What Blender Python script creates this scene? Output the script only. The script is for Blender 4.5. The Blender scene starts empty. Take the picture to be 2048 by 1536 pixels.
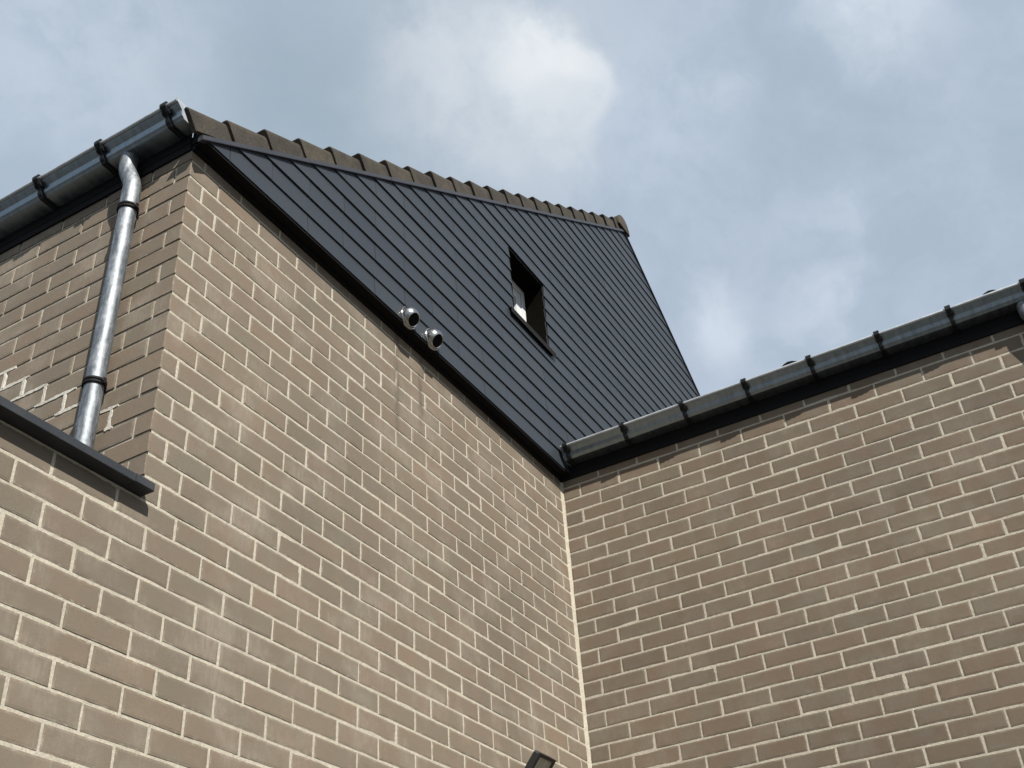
import bpy, math, random
from mathutils import Vector, Matrix, Quaternion, noise as mnoise

random.seed(7)
scene = bpy.context.scene
COL = scene.collection

# ------------------------------------------------------------------ camera
CAM = Vector((-1.8840, -2.1593, 1.5972))
RX = Vector((0.498477, -0.864716, -0.061536))
UP = Vector((-0.481983, -0.335447, 0.809424))
FW = Vector((0.720564, 0.373820, 0.583991))
FPX = 2252.64
cd = bpy.data.cameras.new('camera')
cam = bpy.data.objects.new('camera', cd)
COL.objects.link(cam)
m = Matrix.Identity(4)
for i in range(3):
    m[i][0], m[i][1], m[i][2], m[i][3] = RX[i], UP[i], -FW[i], CAM[i]
cam.matrix_world = m
cd.sensor_width = 36.0
cd.lens = FPX / 2048 * 36.0
cd.clip_start = 0.05
cd.clip_end = 2000
scene.camera = cam

# ------------------------------------------------------------------ sun, sky, exposure
LIGHT = Vector((0.67, 1.0, -1.10)).normalized()
sun_d = bpy.data.lights.new('sun', 'SUN')
sun_d.energy = 5.0
sun_d.angle = math.radians(0.6)
sun_d.color = (1.0, 0.945, 0.865)
sun = bpy.data.objects.new('sun', sun_d)
COL.objects.link(sun)
sun.location = (-8, -10, 14)
sun.rotation_euler = LIGHT.to_track_quat('-Z', 'Y').to_euler()

vs = scene.view_settings
vs.view_transform = 'Standard'
vs.look = 'None'
vs.gamma = 1.0
vs.exposure = 0.58
vs.use_curve_mapping = False

world = bpy.data.worlds.new('World')
scene.world = world
world.use_nodes = True


class NT:
    """tiny node helper"""
    def __init__(s, tree):
        s.t = tree
        s.t.nodes.clear()

    def n(s, kind, **kw):
        nd = s.t.nodes.new(kind)
        for k, v in kw.items():
            if k.startswith('i_'):
                s.put(nd, k[2:], v)
            else:
                setattr(nd, k, v)
        return nd

    def put(s, nd, key, v):
        key = int(key) if key.isdigit() else key.replace('_', ' ')
        sock = nd.inputs[key]
        if hasattr(v, 'is_output') or isinstance(v, bpy.types.NodeSocket):
            s.t.links.new(v, sock)
        else:
            sock.default_value = v

    def math(s, op, a, b=0.0, c=0.0, clamp=False):
        nd = s.t.nodes.new('ShaderNodeMath')
        nd.operation = op
        nd.use_clamp = clamp
        for i, v in enumerate((a, b, c)):
            s.put(nd, str(i), v)
        return nd.outputs[0]

    def ramp(s, v, lo, hi, a=0.0, b=1.0, smooth=True):
        nd = s.t.nodes.new('ShaderNodeMapRange')
        nd.interpolation_type = 'SMOOTHSTEP' if smooth else 'LINEAR'
        nd.clamp = True
        for i, x in enumerate((v, lo, hi, a, b)):
            s.put(nd, str(i), x)
        return nd.outputs[0]

    def mix(s, f, a, b, mode='MIX'):
        nd = s.t.nodes.new('ShaderNodeMix')
        nd.data_type = 'RGBA'
        nd.blend_type = mode
        s.put(nd, '0', f)
        for i, v in ((6, a), (7, b)):
            if isinstance(v, bpy.types.NodeSocket):
                s.t.links.new(v, nd.inputs[i])
            else:
                nd.inputs[i].default_value = (*v[:3], 1)
        return nd.outputs[2]

    def noise(s, vec, scale, detail=4, rough=0.55, dist=0.0):
        nd = s.t.nodes.new('ShaderNodeTexNoise')
        s.t.links.new(vec, nd.inputs['Vector'])
        nd.inputs['Scale'].default_value = scale
        nd.inputs['Detail'].default_value = detail
        nd.inputs['Roughness'].default_value = rough
        nd.inputs['Distortion'].default_value = dist
        return nd.outputs['Fac']

    def vmath(s, op, a, b=None, out=0):
        nd = s.t.nodes.new('ShaderNodeVectorMath')
        nd.operation = op
        for i, v in enumerate((a, b)):
            if v is None:
                continue
            s.put(nd, str(i), v)
        return nd.outputs['Value'] if out == 'v' else nd.outputs[0]


def build_sky():
    w = NT(world.node_tree)
    out = w.n('ShaderNodeOutputWorld')
    bg = w.n('ShaderNodeBackground')
    w.t.links.new(bg.outputs[0], out.inputs[0])
    bg.inputs['Strength'].default_value = 0.078
    sky = w.n('ShaderNodeTexSky', sky_type='NISHITA', sun_disc=False)
    sky.sun_elevation = math.radians(42.4)
    sky.sun_rotation = math.radians(213.8)
    sky.air_density = 1.0
    sky.dust_density = 2.0
    d = w.n('ShaderNodeTexCoord').outputs['Generated']
    # domain-warped noise on the direction: soft veil of cloud all round the sky
    wn = w.n('ShaderNodeTexNoise')
    w.t.links.new(d, wn.inputs['Vector'])
    wn.inputs['Scale'].default_value = 3.2
    wn.inputs['Detail'].default_value = 8
    wn.inputs['Roughness'].default_value = 0.55
    warp = w.vmath('SUBTRACT', wn.outputs['Color'], (0.5, 0.5, 0.5))
    wn2 = w.n('ShaderNodeTexNoise')
    w.t.links.new(d, wn2.inputs['Vector'])
    wn2.inputs['Scale'].default_value = 17.0
    wn2.inputs['Detail'].default_value = 7
    warp2 = w.vmath('SUBTRACT', wn2.outputs['Color'], (0.5, 0.5, 0.5))

    def scaled(v, k):
        nd = w.n('ShaderNodeVectorMath', operation='SCALE')
        w.t.links.new(v, nd.inputs[0])
        nd.inputs['Scale'].default_value = k
        return nd.outputs[0]
    dw = w.vmath('ADD', w.vmath('ADD', d, scaled(warp, 0.13)), scaled(warp2, 0.042))
    base = w.noise(w.vmath('ADD', d, scaled(warp, 0.25)), 4.2, 9, 0.56)
    fine = w.noise(dw, 11.0, 9, 0.6)
    veil = w.ramp(base, 0.30, 0.72, 0.88, 1.0)
    # thin high veil: blue-grey to pale
    tone = w.mix(w.ramp(fine, 0.30, 0.72), (3.60, 4.42, 5.35), (4.30, 5.02, 6.00))
    col = w.mix(veil, sky.outputs[0], tone)
    # single cumulus banks, given by the direction in which they stand
    # (direction, inner radius, outer radius, amount)
    grey = [((0.4445, 0.4544, 0.7720), 0.02, 0.24, 0.55), ((0.51, 0.39, 0.766), 0.02, 0.16, 0.25),
            ((0.62, 0.14, 0.772), 0.01, 0.13, 0.2)]
    for c, r0, r1, a in grey:
        dist = w.vmath('DISTANCE', dw, Vector(c).normalized()[:], 'v')
        f = w.ramp(dist, r0, r1, a, 0.0)
        col = w.mix(f, col, (2.90, 3.65, 4.35))
    white = [((0.5345, 0.2577, 0.8050), 0.000, 0.160, 0.62, (5.6, 6.1, 6.7)),
             ((0.5589, 0.2989, 0.7735), 0.000, 0.160, 0.66, (5.4, 5.9, 6.4)),
             ((0.5187, 0.3028, 0.7995), 0.000, 0.130, 0.52, (5.7, 6.2, 6.8)),
             ((0.5891, 0.2725, 0.7607), 0.010, 0.115, 0.50, (5.9, 6.4, 6.9)),
             ((0.6030, 0.2400, 0.7655), 0.042, 0.060, 0.66, (6.3, 6.7, 7.1)),
             ((0.5750, 0.2420, 0.7831), 0.028, 0.066, 0.74, (7.2, 7.5, 7.8)),
             ((0.5600, 0.2360, 0.7950), 0.005, 0.045, 0.40, (7.0, 7.4, 7.8)),
             ((0.6191, 0.2540, 0.7441), 0.034, 0.056, 0.60, (5.8, 6.3, 6.8)),
             ((0.6400, 0.2560, 0.7244), 0.006, 0.052, 0.42, (5.6, 6.2, 6.9)),
             ((0.6022, 0.3068, 0.7370), 0.000, 0.110, 0.40, (5.0, 5.6, 6.3)),
             ((0.6654, -0.0094, 0.7464), 0.006, 0.065, 0.62, (6.4, 7.0, 7.7)),
             ((0.6305, 0.1352, 0.7643), 0.006, 0.100, 0.30, (5.4, 6.1, 7.1)),
             ((0.6551, 0.1026, 0.7485), 0.005, 0.045, 0.38, (5.7, 6.4, 7.2)),
             ((0.6714, 0.1735, 0.7205), 0.010, 0.100, 0.30, (5.1, 5.8, 6.9)),
             ((0.7539, 0.0860, 0.6513), 0.004, 0.065, 0.36, (5.7, 6.4, 7.3)),
             ((0.7660, 0.1932, 0.6132), 0.012, 0.050, 0.56, (6.0, 6.6, 7.5)),
             ((0.7910, 0.1088, 0.6021), 0.010, 0.054, 0.52, (6.0, 6.6, 7.5)),
             ((0.3361, 0.5403, 0.7714), 0.010, 0.160, 0.50, (5.2, 5.9, 6.8))]
    for c, r0, r1, a, cc in white:
        dist = w.vmath('DISTANCE', dw, Vector(c).normalized()[:], 'v')
        f = w.ramp(dist, r0, r1, a, 0.0)
        f = w.math('MULTIPLY', f, w.ramp(fine, 0.30, 0.66, 0.40, 1.25), clamp=True)
        col = w.mix(f, col, cc)
    w.t.links.new(col, bg.inputs['Color'])


build_sky()

# ------------------------------------------------------------------ materials
MATS = {}


def new_mat(name):
    mt = bpy.data.materials.new(name)
    mt.use_nodes = True
    t = NT(mt.node_tree)
    out = t.n('ShaderNodeOutputMaterial')
    b = t.n('ShaderNodeBsdfPrincipled')
    t.t.links.new(b.outputs[0], out.inputs[0])
    MATS[name] = mt
    pos = t.n('ShaderNodeNewGeometry').outputs['Position']
    return t, b, pos


def bump(t, b, h, strength, dist):
    bp = t.n('ShaderNodeBump')
    bp.inputs['Strength'].default_value = strength
    bp.inputs['Distance'].default_value = dist
    t.t.links.new(h, bp.inputs['Height'])
    t.t.links.new(bp.outputs[0], b.inputs['Normal'])


def piece_random(t):
    oi = t.n('ShaderNodeObjectInfo').outputs['Random']
    isl = t.n('ShaderNodeNewGeometry').outputs['Random Per Island']
    return t.math('FRACT', t.math('ADD', t.math('MULTIPLY', oi, 7.31), isl))


def streaks(t, pos):
    """rain-dirt runs on the gable wall below the two vents"""
    sep = t.n('ShaderNodeSeparateXYZ')
    t.t.links.new(pos, sep.inputs[0])
    x, z = sep.outputs[0], sep.outputs[2]
    vec = t.n('ShaderNodeCombineXYZ')
    t.put(vec, '0', t.math('MULTIPLY', x, 30.0))
    t.put(vec, '1', t.math('MULTIPLY', z, 7.0))
    nz = t.noise(vec.outputs[0], 1.0, 5, 0.6)
    tot = None
    for xc, zt, zb, wd in ((1.245, 4.60, 3.95, 0.030), (1.425, 4.60, 4.05, 0.034)):
        g = t.ramp(t.math('ABSOLUTE', t.math('SUBTRACT', x, xc)), 0.004, wd, 1, 0)
        v = t.math('MULTIPLY', t.ramp(z, zb, zb + 0.35), g)
        v = t.math('MULTIPLY', v, t.ramp(nz, 0.36, 0.60))
        tot = v if tot is None else t.math('MAXIMUM', tot, v)
    return tot


def mat_brick(name='brick', lime=1.0, tone=(.93, .895, .855)):
    t, b, pos = new_mat(name)
    r = piece_random(t)
    cr = t.n('ShaderNodeValToRGB')
    t.t.links.new(r, cr.inputs[0])
    cr.color_ramp.interpolation = 'LINEAR'
    stops = [(0.0, (0.172, 0.141, 0.110)), (0.12, (0.194, 0.152, 0.121)), (0.24, (0.163, 0.139, 0.111)), (0.36, (0.188, 0.147, 0.118)),
             (0.48, (0.150, 0.135, 0.110)), (0.60, (0.185, 0.148, 0.117)), (0.70, (0.160, 0.142, 0.111)), (0.80, (0.200, 0.154, 0.117)),
             (0.90, (0.139, 0.126, 0.105)), (1.0, (0.178, 0.145, 0.117))]
    e = cr.color_ramp.elements
    while len(e) < len(stops):
        e.new(0.5)
    for el, (p, c) in zip(e, stops):
        el.position = p
        el.color = (*c, 1)
    base_c = t.mix(0.42, cr.outputs[0], (0.174, 0.146, 0.115))
    base_c = t.mix(1.0, base_c, tone, 'MULTIPLY')
    # soft clouding of each brick between pinkish and olive, differing per brick
    off = t.n('ShaderNodeCombineXYZ')
    t.put(off, '0', t.math('MULTIPLY', r, 37.0))
    t.put(off, '1', t.math('MULTIPLY', r, 11.0))
    pv = t.vmath('ADD', pos, off.outputs[0])
    big = t.noise(pv, 7.0, 5, 0.6)
    col = t.mix(t.ramp(big, 0.42, 0.66, 0, 0.5), base_c, (0.152, 0.138, 0.108))
    big2 = t.noise(pv, 12.0, 4, 0.6)
    col = t.mix(t.ramp(big2, 0.55, 0.75, 0, 0.35), col, (0.204, 0.154, 0.118))
    # pale lime haze in patches, broken into vertical brush marks
    sc = t.n('ShaderNodeMapping')
    t.t.links.new(pos, sc.inputs[0])
    sc.inputs['Scale'].default_value = (95, 95, 16)
    brush = t.noise(sc.outputs[0], 1.0, 4, 0.65)
    patch = t.noise(pos, 4.3, 5, 0.6)
    haze = t.math('MULTIPLY', t.ramp(patch, 0.46, 0.70, 0, 0.46 * lime), t.ramp(brush, 0.30, 0.66, 0.35, 1.0))
    col = t.mix(haze, col, (0.296, 0.266, 0.222))
    sepz = t.n('ShaderNodeSeparateXYZ')
    t.t.links.new(pos, sepz.inputs[0])
    ph = t.math('FRACT', t.math('DIVIDE', sepz.outputs[2], 0.075))
    dj = t.math('ABSOLUTE', t.math('SUBTRACT', ph, 0.5))
    bloom = t.math('MULTIPLY', t.ramp(dj, 0.22, 0.47), t.ramp(t.noise(pos, 14.0, 5, 0.65), 0.50, 0.72))
    bloom = t.math('MULTIPLY', bloom, t.ramp(t.noise(pos, 2.1, 3, 0.5), 0.40, 0.62, 0.08 * lime, 0.42 * lime))
    col = t.mix(bloom, col, (.33, .30, .25))
    # broad weathering of the wall
    wide = t.noise(pos, 0.9, 4, 0.5)
    col = t.mix(1.0, col, t.mix(t.ramp(wide, 0.32, 0.68), (.90, .90, .90), (1.08, 1.07, 1.05)), 'MULTIPLY')
    # grain
    gr = t.noise(pos, 420.0, 3, 0.7)
    col = t.mix(1.0, col, t.mix(t.ramp(gr, 0.3, 0.7), (.86, .86, .86), (1.12, 1.12, 1.12)), 'MULTIPLY')
    pit = t.noise(pos, 120.0, 2, 0.6)
    col = t.mix(t.ramp(pit, 0.66, 0.74, 0, 0.45), col, (0.074, 0.063, 0.052))
    # mortar smeared over the arrises
    at = t.n('ShaderNodeAttribute', attribute_name='edge')
    sm = t.noise(pos, 38.0, 5, 0.65)
    ed = t.math('MULTIPLY', at.outputs['Fac'], t.ramp(sm, 0.46, 0.72))
    col = t.mix(t.math('MULTIPLY', ed, 0.30 + 0.45 * lime), col, (0.370, 0.337, 0.274))
    st = streaks(t, pos)
    col = t.mix(t.math('MULTIPLY', st, 0.55), col, (0.074, 0.063, 0.052))
    t.t.links.new(col, b.inputs['Base Color'])
    b.inputs['Roughness'].default_value = 0.85
    b.inputs['Specular IOR Level'].default_value = 0.25
    h = t.math('ADD', t.math('MULTIPLY', t.noise(pos, 60.0, 5, 0.6), 1.0), t.math('MULTIPLY', gr, 0.35))
    bump(t, b, h, 0.35, 0.0018)


def mat_mortar(name, colA, colB):
    t, b, pos = new_mat(name)
    n1 = t.noise(pos, 9.0, 5, 0.6)
    col = t.mix(t.ramp(n1, 0.3, 0.7), colA, colB)
    n2 = t.noise(pos, 170.0, 4, 0.7)
    col = t.mix(1.0, col, t.mix(t.ramp(n2, 0.3, 0.7), (.78, .78, .77), (1.12, 1.12, 1.10)), 'MULTIPLY')
    n3 = t.noise(pos, 30.0, 5, 0.7)
    col = t.mix(t.ramp(n3, 0.64, 0.76, 0, 0.45), col, (.20, .175, .14))
    st = streaks(t, pos)
    col = t.mix(t.math('MULTIPLY', st, 0.85), col, (.06, .05, .042))
    t.t.links.new(col, b.inputs['Base Color'])
    b.inputs['Roughness'].default_value = 0.95
    b.inputs['Specular IOR Level'].default_value = 0.15
    h = t.math('ADD', t.noise(pos, 75.0, 5, 0.7), t.math('MULTIPLY', n2, 0.4))
    bump(t, b, h, 0.7, 0.003)


def mat_slate():
    t, b, pos = new_mat('slate')
    r = piece_random(t)
    col = t.mix(r, (.025, .030, .038), (.032, .038, .046))
    n1 = t.noise(pos, 5.0, 5, 0.6)
    col = t.mix(t.ramp(n1, 0.35, 0.7, 0, 0.6), col, (.026, .034, .042))
    n2 = t.noise(pos, 260.0, 3, 0.6)
    col = t.mix(1.0, col, t.mix(t.ramp(n2, 0.3, 0.7), (.86, .86, .86), (1.12, 1.12, 1.12)), 'MULTIPLY')
    mp = t.n('ShaderNodeMapping')
    t.t.links.new(pos, mp.inputs[0])
    mp.inputs['Scale'].default_value = (60, 60, 9)
    n3 = t.noise(mp.outputs[0], 1.0, 3, 0.6)
    n4 = t.noise(pos, 16.0, 3, 0.5)
    scuff = t.math('MULTIPLY', t.ramp(n3, 0.66, 0.76), t.ramp(n4, 0.58, 0.68))
    col = t.mix(t.math('MULTIPLY', scuff, 0.35), col, (.13, .13, .13))
    t.t.links.new(col, b.inputs['Base Color'])
    t.put(b, 'Roughness', t.ramp(n1, 0.2, 0.8, 0.44, 0.56))
    b.inputs['Specular IOR Level'].default_value = 0.36
    bump(t, b, n2, 0.12, 0.001)


def mat_plain(name, c1, c2, rough, metal=0.0, scale=6.0, spec=0.4, grain=200.0, gamt=0.1, bmp=0.1, stretch=None):
    t, b, pos = new_mat(name)
    v = pos
    if stretch:
        mp = t.n('ShaderNodeMapping')
        t.t.links.new(pos, mp.inputs[0])
        mp.inputs['Scale'].default_value = stretch
        v = mp.outputs[0]
    n1 = t.noise(v, scale, 6, 0.62)
    col = t.mix(t.ramp(n1, 0.32, 0.68), c1, c2)
    n2 = t.noise(pos, grain, 3, 0.65)
    col = t.mix(1.0, col, t.mix(t.ramp(n2, 0.3, 0.7), (1 - gamt,) * 3, (1 + gamt,) * 3), 'MULTIPLY')
    t.t.links.new(col, b.inputs['Base Color'])
    b.inputs['Metallic'].default_value = metal
    t.put(b, 'Roughness', t.ramp(n1, 0.2, 0.8, max(0.04, rough - 0.08), min(1, rough + 0.08)))
    b.inputs['Specular IOR Level'].default_value = spec
    if bmp:
        bump(t, b, n2, bmp, 0.002)
    return t, b, pos


def mat_glass():
    t, b, pos = new_mat('window_glass')
    b.inputs['Base Color'].default_value = (.02, .025, .03, 1)
    b.inputs['Roughness'].default_value = 0.04
    b.inputs['Specular IOR Level'].default_value = 0.6


mat_brick()
mat_brick('brick_clean', 0.35, (.82, .76, .70))      # cleaner, slightly browner bricks; tone also darkened for the wing's weaker sunlight
mat_mortar('mortar', (.385, .354, .290), (.445, .412, .340))
mat_mortar('fresh_mortar', (.44, .42, .37), (.52, .50, .45))
mat_slate()
mat_plain('black_metal', (.005, .005, .006), (.008, .008, .009), 0.7, spec=0.15)
mat_plain('grey_trim', (.030, .031, .038), (.037, .038, .046), 0.45, spec=0.4)
mat_plain('coping_metal', (.024, .027, .031), (.034, .036, .040), 0.5, spec=0.4, scale=9)
mat_plain('zinc', (.205, .245, .280), (.255, .300, .335), 0.33, metal=0.92, scale=1.0, stretch=(9, 45, 9), grain=70, gamt=0.06, bmp=0.03)
mat_plain('zinc_pipe', (.115, .130, .145), (.27, .29, .31), 0.58, metal=0.78, scale=1.0, stretch=(70, 70, 14), grain=55, gamt=0.16, bmp=0.22)
mat_plain('zinc_lit', (.38, .41, .44), (.48, .51, .53), 0.50, metal=0.55, scale=20)  # paler than the trough: sky and sun gleam put into the colour
mat_plain('black_plastic', (.006, .007, .008), (.010, .011, .012), 0.5, spec=0.3)
mat_plain('grey_plastic', (.009, .0085, .0085), (.013, .012, .012), 0.7, spec=0.15)
_t, _b, _p = mat_plain('concrete_tile', (.040, .036, .030), (.062, .055, .044), 0.9, scale=11, grain=160, gamt=0.25, bmp=0.4, spec=0.2)
_c = _b.inputs['Base Color'].links[0].from_socket
_c = _t.mix(1.0, _c, _t.mix(piece_random(_t), (.80, .80, .82), (1.18, 1.15, 1.10)), 'MULTIPLY')
_c = _t.mix(_t.ramp(_t.noise(_p, 55.0, 5, 0.7), 0.60, 0.70, 0, 0.45), _c, (.125, .120, .100))      # lichen
_t.t.links.new(_c, _b.inputs['Base Color'])
mat_plain('roof_tile', (.045, .042, .040), (.065, .060, .055), 0.8, scale=9, spec=0.25, bmp=0.3)
mat_plain('white_frame', (.66, .68, .69), (.72, .73, .73), 0.35, spec=0.5, gamt=0.03, bmp=0)
mat_plain('brown_lining', (.0035, .003, .0022), (.005, .0045, .0036), 0.95, spec=0.02, scale=20)
mat_plain('steel', (.33, .32, .31), (.42, .41, .39), 0.22, metal=1.0, scale=30, gamt=0.05, bmp=0.03)
mat_plain('dark_mesh', (.006, .006, .006), (.010, .010, .010), 0.8, spec=0.1)
mat_plain('lamp_body', (.014, .014, .015), (.020, .020, .020), 0.45, spec=0.4)
mat_plain('lamp_lens', (.34, .32, .27), (.42, .40, .34), 0.25, spec=0.5, scale=25)
mat_plain('paving', (.050, .052, .048), (.075, .074, .068), 0.9, scale=0.6, grain=30, gamt=0.15)
mat_plain('roofing_felt', (.05, .05, .05), (.07, .07, .07), 0.9)
mat_glass()


# ------------------------------------------------------------------ mesh helpers
class MB:
    def __init__(s):
        s.v = []
        s.f = []

    def add(s, vs, fs):
        o = len(s.v)
        s.v += [tuple(p) for p in vs]
        s.f += [tuple(i + o for i in f) for f in fs]

    def box(s, x0, y0, z0, x1, y1, z1):
        s.add([(x0, y0, z0), (x1, y0, z0), (x1, y1, z0), (x0, y1, z0), (x0, y0, z1), (x1, y0, z1), (x1, y1, z1), (x0, y1, z1)],
              [(3, 2, 1, 0), (4, 5, 6, 7), (0, 1, 5, 4), (1, 2, 6, 5), (2, 3, 7, 6), (3, 0, 4, 7)])

    def prism(s, a, b):
        """two equal loops joined; caps at both ends"""
        n = len(a)
        s.add(list(a) + list(b), [tuple(range(n - 1, -1, -1)), tuple(range(n, 2 * n))] +
              [(i, (i + 1) % n, n + (i + 1) % n, n + i) for i in range(n)])

    def strip(s, loops, closed=True, caps=False):
        n = len(loops[0])
        vs = [p for l in loops for p in l]
        fs = []
        for k in range(len(loops) - 1):
            for i in range(n if closed else n - 1):
                j = (i + 1) % n
                fs.append((k * n + i, k * n + j, (k + 1) * n + j, (k + 1) * n + i))
        if caps:
            fs.append(tuple(range(n - 1, -1, -1)))
            fs.append(tuple((len(loops) - 1) * n + i for i in range(n)))
        s.add(vs, fs)

    def tube(s, path, rad, n=20, caps=True):
        path = [Vector(p) for p in path]
        rads = rad if isinstance(rad, (list, tuple)) else [rad] * len(path)
        loops = []
        ref = Vector((0, 0, 1))
        d0 = (path[1] - path[0]).normalized()
        if abs(d0.dot(ref)) > 0.9:
            ref = Vector((1, 0, 0))
        for i, p in enumerate(path):
            d = (path[min(i + 1, len(path) - 1)] - path[max(i - 1, 0)]).normalized()
            u = d.cross(ref).normalized()
            v = d.cross(u)
            loops.append([p + (u * math.cos(2 * math.pi * k / n) + v * math.sin(2 * math.pi * k / n)) * rads[i] for k in range(n)])
        s.strip(loops, True, caps)

    def mesh(s, name, mat, smooth=False, angle=None):
        me = bpy.data.meshes.new(name)
        me.from_pydata(s.v, [], s.f)
        if mat:
            me.materials.append(MATS[mat])
        import bmesh
        bm = bmesh.new()
        bm.from_mesh(me)
        bmesh.ops.recalc_face_normals(bm, faces=bm.faces)
        bm.to_mesh(me)
        bm.free()
        if smooth:
            me.polygons.foreach_set('use_smooth', [True] * len(me.polygons))
            if angle is not None and hasattr(me, 'set_sharp_from_angle'):
                me.set_sharp_from_angle(angle=math.radians(angle))
        me.update()
        return me


def link(name, data, parent=None, loc=None, rot=None):
    o = bpy.data.objects.new(name, data)
    COL.objects.link(o)
    if loc is not None:
        o.location = loc
    if rot is not None:
        o.rotation_euler = rot
    if parent is not None:
        o.parent = parent
        r = parent
        while r.parent:
            r = r.parent
        if parent is r:      # top-level: undo its placement; parts themselves sit at identity
            o.matrix_parent_inverse = Matrix.Translation(-Vector(r.location))
    return o


def thing(name, label, cat, loc=(0, 0, 0), group=None):
    o = bpy.data.objects.new(name, None)
    o.empty_display_size = 0.1
    COL.objects.link(o)
    o.location = loc
    o['label'] = label
    o['category'] = cat
    if group:
        o['group'] = group
    return o


def part(name, mb, mat, parent, smooth=False, angle=None):
    return link(name, mb.mesh(name, mat, smooth, angle), parent)


def px(P):
    d = Vector(P) - CAM
    z = d.dot(FW)
    if z <= 0.05:
        return None
    return 1024 + FPX * d.dot(RX) / z, 768 - FPX * d.dot(UP) / z


# ------------------------------------------------------------------ dimensions
XR = 2.7424            # wing wall plane
PITCH = 0.075          # brick course
BH = 0.0652            # brick height
JT = 0.0096            # joint
ZB = 4.636             # underside of the gable slates
TAN = 0.69
CA = math.cos(math.atan(TAN))
SA = math.sin(math.atan(TAN))

# ------------------------------------------------------------------ ground
g = MB()
g.add([(-400, -400, 0), (400, -400, 0), (400, 400, 0), (-400, 400, 0)], [(0, 1, 2, 3)])
ground = part('ground', g, 'paving', None)
ground['kind'] = 'structure'

# ------------------------------------------------------------------ the buildings (roots)
house = thing('brick_house', 'tall taupe brick house with dark slate-clad gable and small white window', 'house', (0, 0, 0))
ext = thing('brick_extension', 'low brick extension under a black metal coping, below the zinc downpipe', 'extension', (-0.4, 0, 0))
wing = thing('brick_wing', 'projecting brick wing at right meeting the gable wall in the inner corner', 'house wing', (XR, -2.0, 0))


# ------------------------------------------------------------------ bricks
BR_CACHE = {}


def brick_geo(L, H, D, seed):
    """front at y=0 facing -y, from x 0..L, z 0..H, going back to y=D; uneven arrises"""
    rg = random.Random(seed)
    j = lambda a: rg.uniform(-a, a)
    per = [(0, 0), (L / 3, 0), (2 * L / 3, 0), (L, 0), (L, H), (2 * L / 3, H), (L / 3, H), (0, H)]
    n = 8
    a = 0.0007
    fr = [(x + j(a), 0.0007 + abs(j(.0005)), z + j(a)) for x, z in per]
    ins = 0.007
    mid = []
    for (x, z) in per:
        xx = min(max(x, ins), L - ins)
        zz = ins if z == 0 else H - ins
        mid.append((xx, j(0.0002), zz))
    bk = [(fr[i][0], D, fr[i][2]) for i in range(n)]
    vs = fr + mid + bk + fr
    fs = [tuple(range(n, 2 * n))]
    for i in range(n):
        k = (i + 1) % n
        fs.append((i, k, n + k, n + i))
        fs.append((2 * n + i, 2 * n + k, 3 * n + k, 3 * n + i))
    edge = [1.0] * n + [0.0] * n + [0.0] * n + [0.0] * n
    return vs, fs, edge


def brick_mesh(L, D, variant, mat):
    key = (round(L, 3), round(D, 3), variant, len(mat))
    if key not in BR_CACHE:
        vs, fs, ed = brick_geo(L, BH, D, hash(key) & 0xffff)
        me = bpy.data.meshes.new('brick')
        me.from_pydata(vs, [], fs)
        me.materials.append(MATS[mat])
        at = me.attributes.new('edge', 'FLOAT', 'POINT')
        at.data.foreach_set('value', ed)
        me.update()
        BR_CACHE[key] = me
    return BR_CACHE[key]


class Wall:
    """collects bricks as (length, depth, matrix, area on the picture)"""
    def __init__(s, owner, wallpart, facing, mat='brick'):
        s.owner, s.wall, s.facing, s.items, s.mat = owner, wallpart, facing, [], mat

    def brick(s, L, D, origin):
        rj = random.uniform
        o = Vector(origin)
        if s.facing == 'y':
            rot = Matrix.Rotation(rj(-.004, .004), 4, 'X') @ Matrix.Rotation(rj(-.0025, .0025), 4, 'Z') @ Matrix.Rotation(rj(-.0018, .0018), 4, 'Y')
            o += Vector((rj(-.0012, .0012), rj(-.0008, .0008), rj(-.0007, .0007)))
            pts = [o, o + Vector((L, 0, 0)), o + Vector((L, 0, BH)), o + Vector((0, 0, BH))]
        else:
            rot = Matrix.Rotation(-math.pi / 2 + rj(-.0018, .0018), 4, 'Z') @ Matrix.Rotation(rj(-.0016, .0016), 4, 'Y')
            o += Vector((rj(-.0008, .0008), rj(-.0012, .0012), rj(-.0007, .0007)))
            pts = [o, o + Vector((0, -L, 0)), o + Vector((0, -L, BH)), o + Vector((0, 0, BH))]
        q = [px(p) for p in pts]
        area = 0.0
        if all(q):
            cx = [min(max(a[0], 0), 2048) for a in q]
            cy = [min(max(a[1], 0), 1536) for a in q]
            area = abs(sum(cx[i] * cy[(i + 1) % 4] - cx[(i + 1) % 4] * cy[i] for i in range(4))) / 2
        s.items.append((L, D, Matrix.Translation(o) @ rot, area))


def finish_walls(walls, limit=300):
    allit = [(it[3], w, it) for w in walls for it in w.items]
    allit.sort(key=lambda a: -a[0])
    rest = {}
    for k, (ar, w, (L, D, mx, _)) in enumerate(allit):
        variant = k % 9
        if k < limit and ar > 60:
            o = bpy.data.objects.new('brick', brick_mesh(L, D, variant, w.mat))
            COL.objects.link(o)
            o.parent = w.wall
            o.matrix_local = mx
        else:
            rest.setdefault(id(w), (w, []))[1].append((L, D, mx, variant))
    for w, lst in rest.values():
        V, F, E = [], [], []
        for L, D, mx, variant in lst:
            vs, fs, ed = brick_geo(L, BH, D, variant * 131 + int(L * 1000))
            o = len(V)
            V += [tuple(mx @ Vector(p)) for p in vs]
            F += [tuple(i + o for i in f) for f in fs]
            E += ed
        me = bpy.data.meshes.new('brickwork')
        me.from_pydata(V, [], F)
        me.materials.append(MATS[w.mat])
        me.attributes.new('edge', 'FLOAT', 'POINT').data.foreach_set('value', E)
        me.update()
        o = link('brickwork', me, w.wall)
        o['kind'] = 'stuff'


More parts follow.
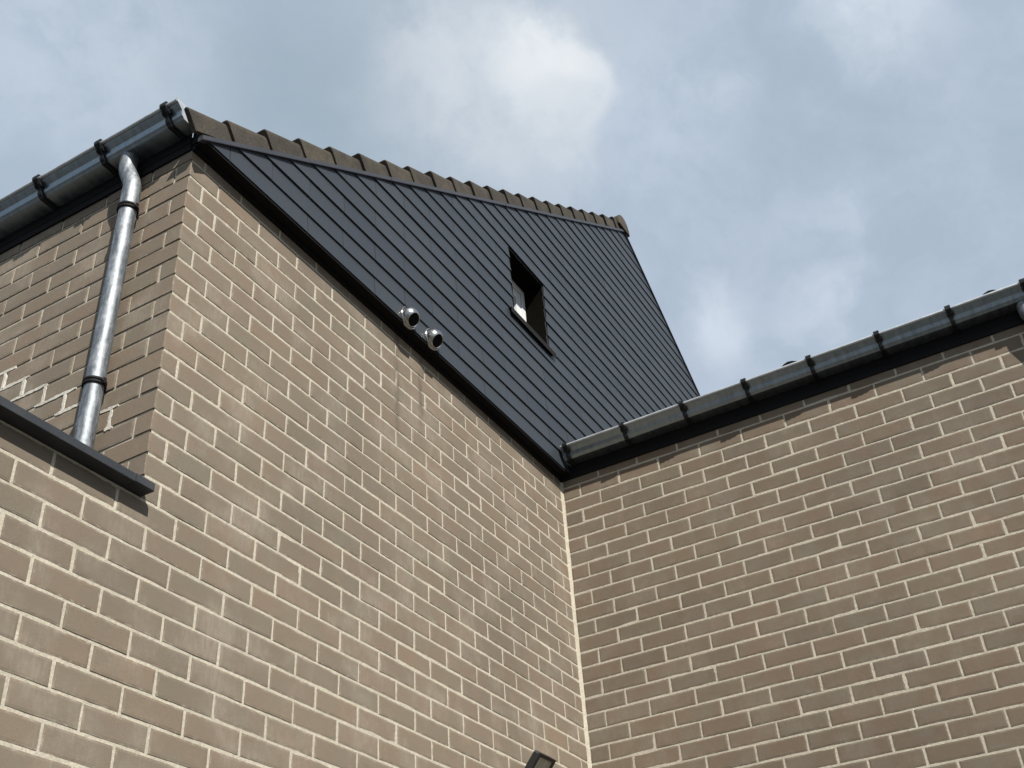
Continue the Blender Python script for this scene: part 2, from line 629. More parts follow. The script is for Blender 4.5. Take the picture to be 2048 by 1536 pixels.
def mortar_sheet(name, facing, a0, a1, z0, z1, plane, owner, fine_z=2.2, fine_a=None, rec=0.0019, wave=0.0006):
    """bed and perpend mortar: an uneven sheet a few millimetres behind the brick faces"""
    mb = MB()
    na = max(1, int(round((a1 - a0) / 0.02)))
    zz = max(z0, fine_z)
    nz = max(1, int(round((z1 - zz) / 0.0125)))
    vs = []
    for k in range(nz + 1):
        z = zz + (z1 - zz) * k / nz
        for i in range(na + 1):
            a = a0 + (a1 - a0) * i / na
            h = mnoise.noise(Vector((a * 9, plane * 5 + 3.1, z * 26))) * 0.0010 + mnoise.noise(Vector((a * 31, plane, z * 70))) * 0.0007
            h = rec - h + mnoise.noise(Vector((a * 1.3, plane + 8.0, z * 1.7))) * wave
            h = max(h, 0.0014)
            vs.append((a, plane + h, z) if facing == 'y' else (plane + h, a, z))
    fs = [(k * (na + 1) + i, k * (na + 1) + i + 1, (k + 1) * (na + 1) + i + 1, (k + 1) * (na + 1) + i) for k in range(nz) for i in range(na)]
    mb.add(vs, fs)
    if zz > z0:
        q = [(a0, z0), (a1, z0), (a1, zz), (a0, zz)]
        mb.add([(a, plane + rec, z) if facing == 'y' else (plane + rec, a, z) for a, z in q], [(0, 1, 2, 3)])
    return part(name, mb, 'mortar', owner, smooth=True)


gable = mortar_sheet('gable_wall', 'y', 0.005, XR, 0, 4.64, 0.0, house)
eaves = mortar_sheet('eaves_wall', 'x', 0.005, 3.6, 0, 4.66, 0.0, house, fine_z=3.0, rec=0.0040)
extw = mortar_sheet('extension_wall', 'y', -2.4, 0.005, 0, 3.2275, 0.0, ext)
wingw = mortar_sheet('wing_wall', 'x', -4.6, -0.0, 0, 4.64, XR, wing, rec=0.0017, wave=0.0004)

WG, WL, WE, WR = Wall(house, gable, 'y'), Wall(house, eaves, 'x'), Wall(ext, extw, 'y'), Wall(wing, wingw, 'x', 'brick_clean')

LB = 0.2192
for k in range(-2, 60):
    z0 = 4.5 - PITCH * (k + 1) + JT / 2
    odd = k % 2 != 0
    # perpends along the gable, from the outside corner to the inner corner
    base = [0.069, 0.257] if not odd else [0.142]
    per = list(base)
    while per[-1] + LB < XR - 0.05:
        per.append(per[-1] + LB)
    if k <= 16:
        edges = [0.0] + per
        for i, a in enumerate(edges):
            b_ = edges[i + 1] if i + 1 < len(edges) else XR - 0.008 + JT / 2
            lo = a + (JT / 2 if i else 0.0)
            hi = b_ - JT / 2
            D = (0.066 - 0.002 if odd else 0.179) if i == 0 else 0.035
            WG.brick(hi - lo, D, (lo, 0.0, z0))
    else:
        full = [p for p in per]
        if not odd:
            full = full[1:]
        first = full[0]
        while first - LB > -2.4:
            first -= LB
            full.insert(0, first)
        for i in range(len(full)):
            lo = full[i] + JT / 2
            hi = (full[i + 1] if i + 1 < len(full) else XR - 0.008 + JT / 2) - JT / 2
            if hi - lo < 0.02:
                continue
            w = WE if (lo + hi) / 2 < 0 else WG
            w.brick(hi - lo, 0.035, (lo, 0.0, z0))
    # eaves side wall (the quoin bricks above already show their ends here)
    if k <= 21:
        LBL = 0.2215
        e = [0.071 if odd else 0.185]
        nxt = 0.295 if odd else 0.409
        while nxt < 3.5:
            e.append(nxt)
            nxt += LBL
        if k > 16:
            pass
        for i in range(len(e) - 1):
            lo, hi = e[i] + JT / 2, e[i + 1] - JT / 2
            WL.brick(hi - lo, 0.035, (0.0, hi, z0))
    # wing wall; its courses sit a touch lower
    zr = z0 - 0.0110
    LBR = 0.2207
    e = [-0.014 + JT / 2, -0.108 if odd else -0.217]
    while e[-1] - LBR > -4.5:
        e.append(e[-1] - LBR)
    for i in range(len(e) - 1):
        hi, lo = e[i] - JT / 2, e[i + 1] + JT / 2
        WR.brick(hi - lo, 0.035, (XR, hi, zr))

finish_walls([WG, WL])
finish_walls([WE])
finish_walls([WR])

# inner-corner mortar joint: one uneven vertical fillet
mb = MB()
loops = []
z = 0.0
while z < 4.625:
    w1 = 0.0095 + mnoise.noise(Vector((3.3, 1.7, z * 22))) * 0.004 + random.uniform(-.001, .001)
    w2 = 0.0095 + mnoise.noise(Vector((9.3, 4.7, z * 22))) * 0.004 + random.uniform(-.001, .001)
    loops.append([(XR - w1 - .004, 0.004, z), (XR - w1, -0.0012, z), (XR - 0.001, -w2, z), (XR + .004, -w2 - .004, z), (XR + .006, .006, z)])
    z += 0.018
mb.strip(loops, True, True)
part('corner_joint', mb, 'mortar', house, smooth=True, angle=50)

# stepped joints re-pointed in fresh white mortar on the eaves wall
steps = [(7, 0.747), (8, 0.637), (9, 0.519), (10, 0.411), (11, 0.295), (12, 0.182)]
for n, (k, y) in enumerate(steps):
    zt = 4.5 - PITCH * k
    zb_ = 4.5 - PITCH * (k + 1)
    mb = MB()
    rg = random.Random(40 + n)

    def ribbon(pts, half):
        lo, hi = [], []
        for (yy, zz), h in zip(pts, half):
            lo.append((yy, zz, h))
        return lo
    # perpend
    N = 9
    lp = []
    for i in range(N):
        f = i / (N - 1)
        zz = zt - .003 - (PITCH - .006) * f
        wv = 0.0072 + rg.uniform(-.0016, .0016)
        cy = y + rg.uniform(-.0015, .0015)
        dx = -0.0016 - rg.uniform(0, .0012)
        lp.append([(0.006, cy - wv, zz), (dx, cy - wv * .8, zz), (dx, cy + wv * .8, zz), (0.006, cy + wv, zz)])
    mb.strip(lp, True, True)
    # bed below, running from just behind this perpend to beyond the next one
    ya, yb = y + 0.030 + rg.uniform(0, .03), y - 0.105 - rg.uniform(0.015, .055)
    if n == len(steps) - 1:
        ya, yb = y + 0.016, y - 0.016
    if n == 0:
        pass
    N = 16
    lp = []
    for i in range(N):
        f = i / (N - 1)
        yy = ya + (yb - ya) * f
        wv = (0.0072 + rg.uniform(-.0018, .0018)) * min(1, 0.35 + 6 * f, 0.35 + 6 * (1 - f))
        cz = zb_ + rg.uniform(-.0012, .0012)
        dx = -0.0014 - rg.uniform(0, .0014)
        lp.append([(0.006, yy, cz - wv), (dx, yy, cz - wv * .8), (dx, yy, cz + wv * .8), (0.006, yy, cz + wv)])
    mb.strip(lp, True, True)
    part('repointed_joint', mb, 'fresh_mortar', house, smooth=True, angle=40)
mb = MB()
lp = []
rg = random.Random(99)
for i in range(14):
    f = i / 13
    yy = 0.86 - (0.86 - 0.70) * f
    wv = 0.0072 + rg.uniform(-.0015, .0015)
    cz = 4.5 - PITCH * 7
    lp.append([(0.006, yy, cz - wv), (-0.002, yy, cz - wv * .8), (-0.002, yy, cz + wv * .8), (0.006, yy, cz + wv)])
mb.strip(lp, True, True)
part('repointed_joint', mb, 'fresh_mortar', house, smooth=True, angle=40)


# ------------------------------------------------------------------ slate cladding
def clip(poly, a, b, c):
    """keep a*x + b*z <= c"""
    out = []
    for i in range(len(poly)):
        p, q = poly[i], poly[(i + 1) % len(poly)]
        fp, fq = a * p[0] + b * p[1] - c, a * q[0] + b * q[1] - c
        if fp <= 0:
            out.append(p)
        if (fp < 0 < fq) or (fq < 0 < fp):
            t = fp / (fp - fq)
            out.append((p[0] + (q[0] - p[0]) * t, p[1] + (q[1] - p[1]) * t))
    return out


APX = 4.203
ZLO = lambda x: 4.6268 + TAN * x
APZ = ZLO(APX)
TANR = 0.74
W0, W1, S0, S1 = 2.247, 2.636, 5.405, 5.867      # window opening


def clip_gable(poly, off=0.006):
    poly = clip(poly, -TAN, 1.0, 4.6268 + off)
    if poly:
        poly = clip(poly, TANR, 1.0, APZ + off + TANR * APX)
    return poly


def area2(p):
    return abs(sum(p[i][0] * p[(i + 1) % len(p)][1] - p[(i + 1) % len(p)][0] * p[i][1] for i in range(len(p)))) / 2


SP = 0.0958
rows = [ZB] + [4.731 + SP * i for i in range(40)]
for r in range(len(rows) - 1):
    za, zt = rows[r], rows[r + 1]
    x = (0.56 if r % 4 == 0 else 1.0 if r % 2 == 0 else 0.78) - 0.004 - 0.44 * 3
    while x < 7.6:
        xa, xb = x + 0.0014, x + 0.44 - 0.0014
        x += 0.44
        rects = [(xa, za, xb, zt)]
        # leave the window opening free
        if zt > S0 and za < S1 and xb > W0 and xa < W1:
            rects = []
            if xa < W0:
                rects.append((xa, za, W0, zt))
            if xb > W1:
                rects.append((W1, za, xb, zt))
            ma, mc = max(xa, W0), min(xb, W1)
            if za < S0:
                rects.append((ma, za, mc, S0))
            if zt > S1:
                rects.append((ma, S1, mc, zt))
        for (a, b_, c_, d_) in rects:
            poly = clip_gable([(a, b_), (c_, b_), (c_, d_), (a, d_)])
            if len(poly) < 3 or area2(poly) < 4e-5:
                continue
            # the wing's roof hides what lies below it; nothing is built there
            if all(p[0] > XR + .02 and p[1] < 4.56 + 0.66 * (p[0] - XR) for p in poly):
                continue
            dy = random.uniform(-.0006, .0006)
            yf = lambda z_: -0.0650 + dy + 0.0068 * (z_ - za) / SP
            f_ = [(p[0], yf(p[1]), p[1]) for p in poly]
            bk = [(p[0], yf(p[1]) + 0.0066, p[1]) for p in poly]
            mb = MB()
            mb.prism(f_, bk)
            part('slate', mb, 'slate', house)

# battens and membrane behind the slates
mb = MB()
for (a, b_, c_, d_) in ((0.0, ZB, W0 - .001, 8), (W1 + .001, ZB, 7.6, 8), (W0 - .001, ZB, W1 + .001, S0 - .001), (W0 - .001, S1 + .001, W1 + .001, 8)):
    poly = clip_gable([(a, b_), (c_, b_), (c_, d_), (a, d_)], 0.0)
    if len(poly) >= 3:
        mb.prism([(p[0], -0.046, p[1]) for p in poly], [(p[0], -0.002, p[1]) for p in poly])
part('cladding_backing', mb, 'black_metal', house)

# drip flashing along the foot of the cladding
mb = MB()
sec = [(0.001, 4.640), (-.0600, 4.636), (-.0605, 4.626), (-.058, 4.626), (-.057, 4.632), (-.016, 4.633), (-.014, 4.617), (-.0005, 4.616)]
mb.prism([(-.004, y, z) for y, z in sec], [(XR, y, z) for y, z in sec])
part('base_flashing', mb, 'black_metal', house)

# verge trim in lengths
jx = [-0.030] + [0.535 + 0.565 * i for i in range(7)]
jx[-1] = APX
for i in range(len(jx) - 1):
    a, b_ = jx[i] + 0.001, jx[i + 1] - 0.001
    o = random.uniform(-.0012, .0012)
    yo = random.uniform(-.001, .001)
    mb = MB()
    sec = [(-.0725, 0.0), (-.0733, .003), (-.0729, .022), (-.0695, .025), (-.051, .025), (-.051, 0.0)]
    mb.prism([(a, y + yo, ZLO(a) + h + o) for y, h in sec], [(b_, y + yo, ZLO(b_) + h + o) for y, h in sec])
    part('verge_trim', mb, 'grey_trim', house)
mb = MB()
sec = [(-.0720, 0.0), (-.0720, .014), (-.036, .014), (-.036, 0.0)]
zr_ = lambda x: APZ - TANR * (x - APX)
mb.prism([(APX + .001, y, zr_(APX) + h) for y, h in sec], [(7.4, y, zr_(7.4) + h) for y, h in sec])
part('verge_trim', mb, 'grey_trim', house)

# roof slabs
roof = MB()
zt_ = lambda x: 4.700 + TAN * x
roof.prism([(.006, -.038, zt_(.006)), (APX, -.038, zt_(APX)), (APX, -.038, zt_(APX) - .035), (.006, -.038, zt_(.006) - .035)],
           [(.006, 3.6, zt_(.006)), (APX, 3.6, zt_(APX)), (APX, 3.6, zt_(APX) - .035), (.006, 3.6, zt_(.006) - .035)])
roof.prism([(APX, -.028, zr_(APX) + .012), (7.4, -.028, zr_(7.4) + .012), (7.4, -.028, zr_(7.4) - .03), (APX, -.028, zr_(APX) - .03)],
           [(APX, 3.6, zr_(APX) + .012), (7.4, 3.6, zr_(7.4) + .012), (7.4, 3.6, zr_(7.4) - .03), (APX, 3.6, zr_(APX) - .03)])
roofo = part('roof', roof, 'roof_tile', house)

# verge tiles: each with a hanging side flap, stepping up the rake
tdir = Vector((CA, 0, SA))
ndir = Vector((-SA, 0, CA))
for i in range(-1, 21):
    xs = 0.076 + 0.196 * i + (0.018 if i < 0 else 0)
    S = Vector((xs, 0, 4.764 + 0.692 * xs))
    ln = (0.262 if i < 20 else 0.235) - (0.022 if i < 0 else 0)
    yi = -.0475 if i < 0 else -.024 if i < 1 else .20
    sec = [(-.0500, -.094), (-.0685, -.094), (-.0690, -.022), (-.0675, -.010), (-.0620, -.002), (-.0540, 0.0), (yi, 0.0), (yi, -.02), (-.038, -.02), (-.048, -.030)] if i >= 0 else [(-.0500, -.094), (-.0685, -.094), (-.0690, -.022), (-.0675, -.010), (-.0620, -.002), (-.0540, 0.0), (-.0500, -.003)]
    jn = random.uniform(-.0025, .0025) + (.012 if i < 0 else 0)
    jy = random.uniform(-.0022, .0022)
    loops = []
    for s_, dn, sc in ((0.0, -.0035, .0015), (0.003, 0.0, 0.0), (ln * .5, -.0125, .0065), (ln, -.0260, .013)):
        loops.append([S + tdir * s_ + ndir * (n_ + dn * (1 if n_ > -.05 else .5) + jn) + Vector((0, y_ + jy + (sc if y_ < -.03 else 0), 0)) for y_, n_ in sec])
    mb = MB()
    mb.strip(loops, True, True)
    part('verge_tile', mb, 'concrete_tile', roofo)

mb = MB()
mb.box(-.010, -.049, 4.6405, .03, -.003, 4.70)
part('eaves_closer', mb, 'black_metal', house)

# ridge tile at the apex
mb = MB()
loops = []
for y_ in (-.084, -.080, 0.36):
    rr = 0.098 if y_ > -.083 else 0.092
    loops.append([(APX - .028 + rr * math.cos(a), y_, APZ + .02 + rr * 1.12 * math.sin(a)) for a in [math.radians(-12 + 204 * q / 18) for q in range(19)]])
mb.strip(loops, True, True)
part('ridge_tile', mb, 'concrete_tile', roofo, smooth=True, angle=40)

# eaves fascia of the house
mb = MB()
mb.box(-.008, 0.003, 4.622, .0035, 3.6, 4.68)
mb.box(-.010, 0.003, 4.655, -.0085, 3.6, 4.70)
part('fascia', mb, 'black_metal', house)

# ------------------------------------------------------------------ gable window
mb = MB()
YF = 0.062
mb.box(W0 + .0, YF, S0 + .0, W1, YF + .05, S0 + .042)
mb.box(W0, YF, S1 - .042, W1, YF + .05, S1)
mb.box(W0, YF, S0 + .0425, W0 + .042, YF + .05, S1 - .0425)
mb.box(W1 - .042, YF, S0 + .0425, W1, YF + .05, S1 - .0425)
win = part('window', mb, 'white_frame', house)
mb = MB()
a, b_, c_, d_ = W0 + .046, W1 - .046, S0 + .046, S1 - .046
t_ = .052
mb.box(a, YF + .006, c_, b_, YF + .055, c_ + t_)
mb.box(a, YF + .006, d_ - t_, b_, YF + .055, d_)
mb.box(a, YF + .006, c_ + t_ + .0003, a + t_, YF + .055, d_ - t_ - .0003)
mb.box(b_ - t_, YF + .006, c_ + t_ + .0003, b_, YF + .055, d_ - t_ - .0003)
part('sash', mb, 'white_frame', win)
mb = MB()
mb.box(a + t_ - .004, YF + .030, c_ + t_ - .004, b_ - t_ + .004, YF + .040, d_ - t_ + .004)
part('glass', mb, 'window_glass', win)
mb = MB()
mb.box(W0 - .01, YF + .056, S0 - .01, W1 + .01, YF + .06, S1 + .01)
part('window_back', mb, 'dark_mesh', win)
# metal lining of the opening
for nm, bx in (('jamb_lining', (W1 + .0005, -.0640, S0, W1 + .003, YF, S1)), ('jamb_lining', (W0 - .003, -.0640, S0, W0 - .0005, YF, S1)),
               ('head_lining', (W0 - .003, -.0670, S1 + .0005, W1 + .003, YF, S1 + .003))):
    mb = MB()
    mb.box(*bx)
    part(nm, mb, 'brown_lining', win)
mb = MB()
sec = [(-.079, 5.390), (-.079, 5.356), (-.076, 5.356), (-.075, 5.386), (YF, S0 - .001), (YF, S0 + .002)]
mb.prism([(2.190, y, z) for y, z in sec], [(2.688, y, z) for y, z in sec])
part('sill', mb, 'grey_plastic', win)

# ------------------------------------------------------------------ extension coping and roof
seams = [-2.4, -1.46, -0.065, 0.004]
for i in range(len(seams) - 1):
    a, b_ = seams[i] + .0008, seams[i + 1] - .0008
    up = 0.0012 if i == len(seams) - 2 else 0.0
    mb = MB()
    sec = [(-.0460, 3.2300), (-.0465 - up, 3.2320), (-.0460 - up, 3.254 + up), (-.043, 3.2565 + up), (.30, 3.250 + up), (.30, 3.212), (.297, 3.212), (.297, 3.237), (-.003, 3.2290), (-.003, 3.2300)]
    if b_ > -.01:
        sec = [(y if y < 0 else min(y, -.0005), z) for y, z in sec]
        mb.prism([(a, y, z) for y, z in sec[:4] + [(-.0015, 3.2565 + up), (-.0015, 3.2300)]], [(b_, y, z) for y, z in sec[:4] + [(-.0015, 3.2565 + up), (-.0015, 3.2300)]])
        mb.box(a, .0, 3.229, -.001, .30, 3.254)
    else:
        mb.prism([(a, y, z) for y, z in sec], [(b_, y, z) for y, z in sec])
    part('coping', mb, 'coping_metal', ext)
mb = MB()
mb.box(-2.4, .28, 2.95, -.002, 3.6, 3.14)
part('flat_roof', mb, 'roofing_felt', ext)

# ------------------------------------------------------------------ wing fascia and roof
mb = MB()
mb.box(XR - .008, -4.6, 4.606, XR + .0035, -.001, 4.668)
mb.box(XR - .010, -4.6, 4.640, XR - .0085, -.060, 4.69)
part('fascia', mb, 'black_metal', wing)
mb = MB()
zw = lambda x: 4.705 + 0.66 * (x - 2.66)
mb.prism([(2.70, -.062, zw(2.70)), (6.6, -.062, zw(6.6)), (6.6, -.062, zw(6.6) - .03), (2.70, -.062, zw(2.70) - .03)],
         [(2.70, -4.6, zw(2.70)), (6.6, -4.6, zw(6.6)), (6.6, -4.6, zw(6.6) - .03), (2.70, -4.6, zw(2.70) - .03)])
wroof = part('roof', mb, 'roof_tile', wing)
cw, sw = math.cos(math.atan(.66)), math.sin(math.atan(.66))
tw, nw = Vector((cw, 0, sw)), Vector((-sw, 0, cw))
TW = 0.236
for i in range(18):
    yc = -.075 - TW * (i + .5)
    lift = {5: .027, 9: .023, 7: .009}.get(i, random.uniform(-.006, -.001))
    prof = []
    for q in range(13):
        f = q / 12
        prof.append((yc + TW / 2 - TW * f, 0.004 + 0.026 * max(0, math.sin(math.pi * min(1, f * 1.9))) ** 1.2))
    loops = []
    base = Vector((2.676, 0, zw(2.676)))
    for s_ in (0.0, .17, .34):
        top = [base + tw * s_ + nw * (n_ + .012 + lift * (1 - s_)) + Vector((0, y_, 0)) for y_, n_ in prof]
        bot = [base + tw * s_ + nw * (n_ + .001 + lift * (1 - s_)) + Vector((0, y_, 0)) for y_, n_ in reversed(prof)]
        loops.append(top + bot)
    mb = MB()
    mb.strip(loops, True, True)
    part('roof_tile', mb, 'concrete_tile', wroof, smooth=True, angle=45)

# ------------------------------------------------------------------ gutters
# section: (distance out from the wall, height)
GSEC = [(.0105, 4.772), (.0105, 4.690), (.0765, 4.690), (.0792, 4.6904), (.0812, 4.6918), (.0825, 4.6940), (.0838, 4.6960), (.0895, 4.7000), (.0925, 4.7045), (.0945, 4.7230), (.0970, 4.7265), (.1130, 4.7400), (.1160, 4.7460)]


def bead(cx, cz, r, n=12):
    return [(cx + r * math.cos(2 * math.pi * i / n), cz + r * math.sin(2 * math.pi * i / n)) for i in range(n)]


def gutter(name, label, wx, dz, ya, yb, brackets, base):
    """runs along y on a wall whose face looks to -x at wx"""
    t = thing(name, label, 'gutter', base, 'zinc eaves gutters')
    P = lambda d, y, z: (wx - d + (.005 if d > .05 else 0), y, z + dz)
    th = .0015
    mb = MB()
    out = GSEC
    inn = [(.0120, 4.772), (.0120, 4.6915), (.0760, 4.6915), (.0782, 4.6919), (.0800, 4.6930), (.0810, 4.6950), (.0822, 4.6972), (.0885, 4.7015), (.0912, 4.7055), (.0932, 4.7240), (.0960, 4.7280), (.1120, 4.7415), (.1145, 4.7460)]
    sec = out + inn[::-1]
    N = 14
    lp = []
    for i in range(N + 1):
        y = ya + (yb - ya) * i / N
        wv = mnoise.noise(Vector((y * 2.3, wx, 1.0))) * .0012
        lp.append([P(d + wv * (d > .05), y, z + wv * .5) for d, z in sec])
    mb.strip(lp, True, True)
    lp = []
    for i in range(N + 1):
        y = ya + (yb - ya) * i / N
        wv = mnoise.noise(Vector((y * 2.3, wx, 1.0))) * .0012
        lp.append([P(d + wv, y, z + wv * .5) for d, z in bead(.1195, 4.7520, .0075)])
    part('trough', mb, 'zinc', t, smooth=True, angle=30)
    mb = MB()
    mb.strip(lp, True, True)
    part('bead', mb, 'zinc_lit', t, smooth=True, angle=60)
    # end plate
    ecap = [(.0085, 4.757), (.0085, 4.6885), (.0808, 4.6885), (.0848, 4.6950), (.0915, 4.7000), (.0940, 4.7045), (.0958, 4.7225), (.1140, 4.7390), (.1205, 4.7450), (.1265, 4.7560)]
    y0 = ya if abs(ya) < abs(yb) else yb
    s_ = -1 if yb > ya else 1
    s_ = -1 if name == 'house_gutter' else 1
    mb = MB()
    mb.prism([P(d, y0, z) for d, z in ecap], [P(d, y0 + .0025 * s_, z) for d, z in ecap])
    part('end_cap', mb, 'zinc_lit', t)
    for yb_ in brackets:
        mb = MB()
        off = [(.0100, 4.770), (.0100, 4.6860), (.0815, 4.6860), (.0862, 4.6922), (.0930, 4.6972), (.0965, 4.7035), (.0985, 4.7215), (.1010, 4.7245), (.1165, 4.7375)]
        o2 = [(d + (.0045 if d > .02 else -.001), z - (.0045 if z < 4.76 else 0)) for d, z in off]
        w = .0092
        sec = off + o2[::-1]
        mb.prism([P(d, yb_ - w, z) for d, z in sec], [P(d, yb_ + w, z) for d, z in sec])
        # clip block gripping the bead
        hk = [(.1120, 4.7330), (.1230, 4.7350), (.1330, 4.7440), (.1345, 4.7560), (.1300, 4.7660), (.1180, 4.7690), (.1040, 4.7665), (.1040, 4.7620), (.1230, 4.7620), (.1290, 4.7560), (.1285, 4.7480), (.1200, 4.7410)]
        mb.prism([P(d, yb_ - .0125, z) for d, z in hk], [P(d, yb_ + .0125, z) for d, z in hk])
        # curled spring nose below the clip
        hs = [(.1020, 4.7210), (.1100, 4.7180), (.1190, 4.7240), (.1240, 4.7340), (.1180, 4.7350), (.1130, 4.7285), (.1060, 4.7270)]
        mb.prism([P(d, yb_ - .019, z) for d, z in hs], [P(d, yb_ - .008, z) for d, z in hs])
        mb.prism([P(d, yb_ + .006, z) for d, z in hs], [P(d, yb_ + .013, z) for d, z in hs])
        part('bracket', mb, 'black_plastic', t)
    return t


gutter('house_gutter', 'left zinc box gutter along house eaves, bright square end beside first verge tile',
       0.0, 0.009, -.018, 3.6, [.041 + .3155 * i for i in range(11)], (-.07, 0.5, 4.69))
gutter('wing_gutter', 'right zinc box gutter above the wing wall, running down into the inner corner',
       XR, -.012, -.074, -4.6, [-.102 - .3285 * i for i in range(13)], (XR - .07, -1.2, 4.67))


# ------------------------------------------------------------------ downpipes
def clamp_on(t, x, y, z, wx):
    mb = MB()
    r = .0335
    for dz in (-.0085, .0035):
        lp = []
        for i in range(29):
            a = math.radians(360 * i / 28)
            ca, sa = math.cos(a), math.sin(a)
            lp.append([(x + (r - .0015) * ca, y + (r - .0015) * sa, z + dz), (x + (r + .0028) * ca, y + (r + .0028) * sa, z + dz),
                       (x + (r + .0028) * ca, y + (r + .0028) * sa, z + dz + .0065), (x + (r - .0015) * ca, y + (r - .0015) * sa, z + dz + .0065)])
        mb.strip(lp, True, False)
    mb.box(x - .004, y - r - .011, z - .009, x + .006, y - r - .0005, z + .009)
    mb.box(x - .004, y + r + .0005, z - .009, x + .006, y + r + .009, z + .009)
    c = part('clamp', mb, 'grey_plastic', t)
    mb = MB()
    mb.tube([(x - .0075, y - r - .006, z + .001), (x - .0035, y - r - .006, z + .001)], .0036, 10)
    part('screw', mb, 'steel', c, smooth=True, angle=40)
    mb = MB()
    mb.tube([(x + r - .002, y, z), (wx + .004, y, z)], .005, 10)
    part('wall_pin', mb, 'black_plastic', c, smooth=True, angle=40)


t = thing('downpipe', 'zinc downpipe with bent neck dropping from left gutter to the black coping', 'downpipe', (-.046, .222, 3.15), 'zinc downpipes')
xp, yp = -.046, .222
mb = MB()
mb.tube([(xp, yp, 3.15), (xp, yp, 3.8), (xp, yp, 4.455)], .0300, 32)
part('pipe', mb, 'zinc_pipe', t, smooth=True, angle=40)
mb = MB()
pth, rad = [], []
for i in range(25):
    f = i / 24
    z_ = 4.425 + (4.7005 - 4.425) * f
    k = min(1, max(0, (z_ - 4.515) / (4.655 - 4.515)))
    k = k * k * (3 - 2 * k)
    pth.append((xp + .0 * k, yp + .044 * k, z_))
    rad.append(.0322 if z_ < 4.495 else .0322 - .0012 * min(1, (z_ - 4.495) / .02))
mb.tube(pth, rad, 32)
part('bend', mb, 'zinc_pipe', t, smooth=True, angle=40)
clamp_on(t, xp, yp, 4.415, 0.0)
clamp_on(t, xp, yp, 3.675, 0.0)

t = thing('downpipe', 'zinc downpipe at the right edge of the picture, cut off below wing gutter', 'downpipe', (XR - .046, -2.39, 0), 'zinc downpipes')
xq, yq = XR - .046, -2.412
mb = MB()
mb.tube([(xq, yq, 0.02), (xq, yq, 2.0), (xq, yq, 4.44)], .030, 32)
part('pipe', mb, 'zinc_pipe', t, smooth=True, angle=40)
mb = MB()
pth = []
for i in range(25):
    f = i / 24
    z_ = 4.41 + (4.6745 - 4.41) * f
    k = min(1, max(0, (z_ - 4.50) / (4.64 - 4.50)))
    k = k * k * (3 - 2 * k)
    pth.append((xq, yq + .040 * k, z_))
mb.tube(pth, .0318, 32)
part('bend', mb, 'zinc_pipe', t, smooth=True, angle=40)
clamp_on(t, xq, yq, 4.39, XR)


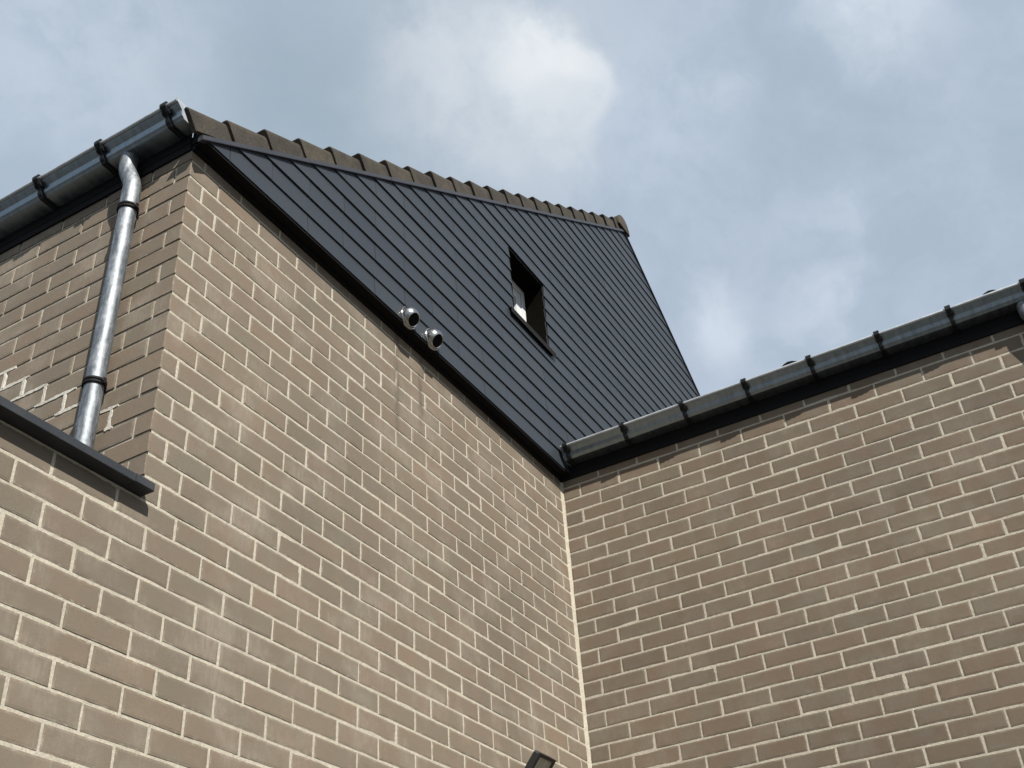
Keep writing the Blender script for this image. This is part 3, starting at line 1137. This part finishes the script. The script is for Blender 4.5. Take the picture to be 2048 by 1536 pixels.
# ------------------------------------------------------------------ steel vent cowls
def vent(label, x, z, tilt):
    t = thing('vent_cowl', label, 'vent', (x, -.060, z), 'round steel vent cowls')
    mb = MB()
    lp = []
    for (r, y) in ((.0525, -.0600), (.0540, -.0660), (.0535, -.0700), (.0500, -.0725), (.0455, -.0715)):
        lp.append([(x + r * math.cos(2 * math.pi * i / 40), y, z + r * math.sin(2 * math.pi * i / 40)) for i in range(40)])
    mb.strip(lp, True, True)
    part('flange', mb, 'steel', t, smooth=True, angle=50)
    C = Vector((x, -.0700, z + .001))
    n = Vector((tilt, -.76, -.65)).normalized()
    u = n.cross(Vector((1, 0, 0))).normalized()
    v = n.cross(u)
    R = .0480
    a0 = math.asin(.0315 / R)
    lp = []
    for rr in (-.004, 0.0):      # rolled rim of the mouth
        lp.append([C + n * ((R + rr) * math.cos(a0)) + (u * math.cos(q) + v * math.sin(q)) * ((R + rr) * math.sin(a0)) for q in [2 * math.pi * i / 40 for i in range(40)]])
    for k in range(17):
        a_ = a0 + (math.radians(150) - a0) * k / 16
        lp.append([C + n * (R * math.cos(a_)) + (u * math.cos(q) + v * math.sin(q)) * (R * math.sin(a_)) for q in [2 * math.pi * i / 40 for i in range(40)]])
    mb = MB()
    mb.strip(lp, True, False)
    part('hood', mb, 'steel', t, smooth=True, angle=60)
    mb = MB()
    ctr = C + n * (R * math.cos(a0) - .003)
    ring = [ctr + (u * math.cos(q) + v * math.sin(q)) * .0310 for q in [2 * math.pi * i / 32 for i in range(32)]]
    mb.prism(ring, [p - n * .002 for p in ring])
    # wire grid on the mouth
    for k in range(-3, 4):
        o_ = .0075 * k
        h = math.sqrt(max(0, .0303 ** 2 - o_ ** 2))
        for aa, bb in ((u, v), (v, u)):
            mb.tube([ctr + aa * o_ - bb * h + n * .0005, ctr + aa * o_ + bb * h + n * .0005], .0004, 5)
    part('mesh_grille', mb, 'dark_mesh', t)


vent('steel vent cowl with dark mouth, upper left one of the pair on slates', 1.2340, 4.6690, 0.0)
vent('steel vent cowl with dark mouth, lower right one of the pair on slates', 1.4192, 4.6740, 0.0)

# ------------------------------------------------------------------ floodlight on the gable wall
t = thing('floodlight', 'small black floodlight with greyish lens on the gable wall, at the bottom edge', 'lamp', (2.09, -.05, 2.88))
top = Vector((2.024, -.130, 2.991))
ex = Vector((1, 0, .02)).normalized()
ey = Vector((0, .085, -.100)).normalized()      # down the face, towards the wall
en = ex.cross(ey).normalized()                   # out of the back
if en.z < 0:
    en = -en
Wd, Hd = .134, .125


def slab(mb, a0, a1, b0, b1, c0, c1, bev=0.0):
    q = [(a0 + bev, b0), (a1 - bev, b0), (a1, b0 + bev), (a1, b1 - bev), (a1 - bev, b1), (a0 + bev, b1), (a0, b1 - bev), (a0, b0 + bev)] if bev else [(a0, b0), (a1, b0), (a1, b1), (a0, b1)]
    mb.prism([top + ex * a + ey * b + en * c0 for a, b in q], [top + ex * a + ey * b + en * c1 for a, b in q])


mb = MB()
slab(mb, 0, Wd, 0, Hd, .004, .026, .007)
slab(mb, .02, Wd - .02, .02, Hd - .02, .026, .034, .004)
part('housing', mb, 'lamp_body', t)
mb = MB()
fw_ = .0135
slab(mb, 0, Wd, 0, fw_, -.004, .004)
slab(mb, 0, Wd, Hd - fw_, Hd, -.004, .004)
slab(mb, 0, fw_, fw_ + .0002, Hd - fw_ - .0002, -.004, .004)
slab(mb, Wd - fw_, Wd, fw_ + .0002, Hd - fw_ - .0002, -.004, .004)
part('bezel', mb, 'lamp_body', t)
mb = MB()
slab(mb, fw_ - .001, Wd - fw_ + .001, fw_ - .001, Hd - fw_ + .001, .0005, .0035)
part('lens', mb, 'lamp_lens', t)
mb = MB()
mb.box(2.065, -.012, 2.895, 2.115, .002, 2.945)
mb.box(2.080, -.060, 2.912, 2.100, -.010, 2.925)
part('wall_bracket', mb, 'lamp_body', t)
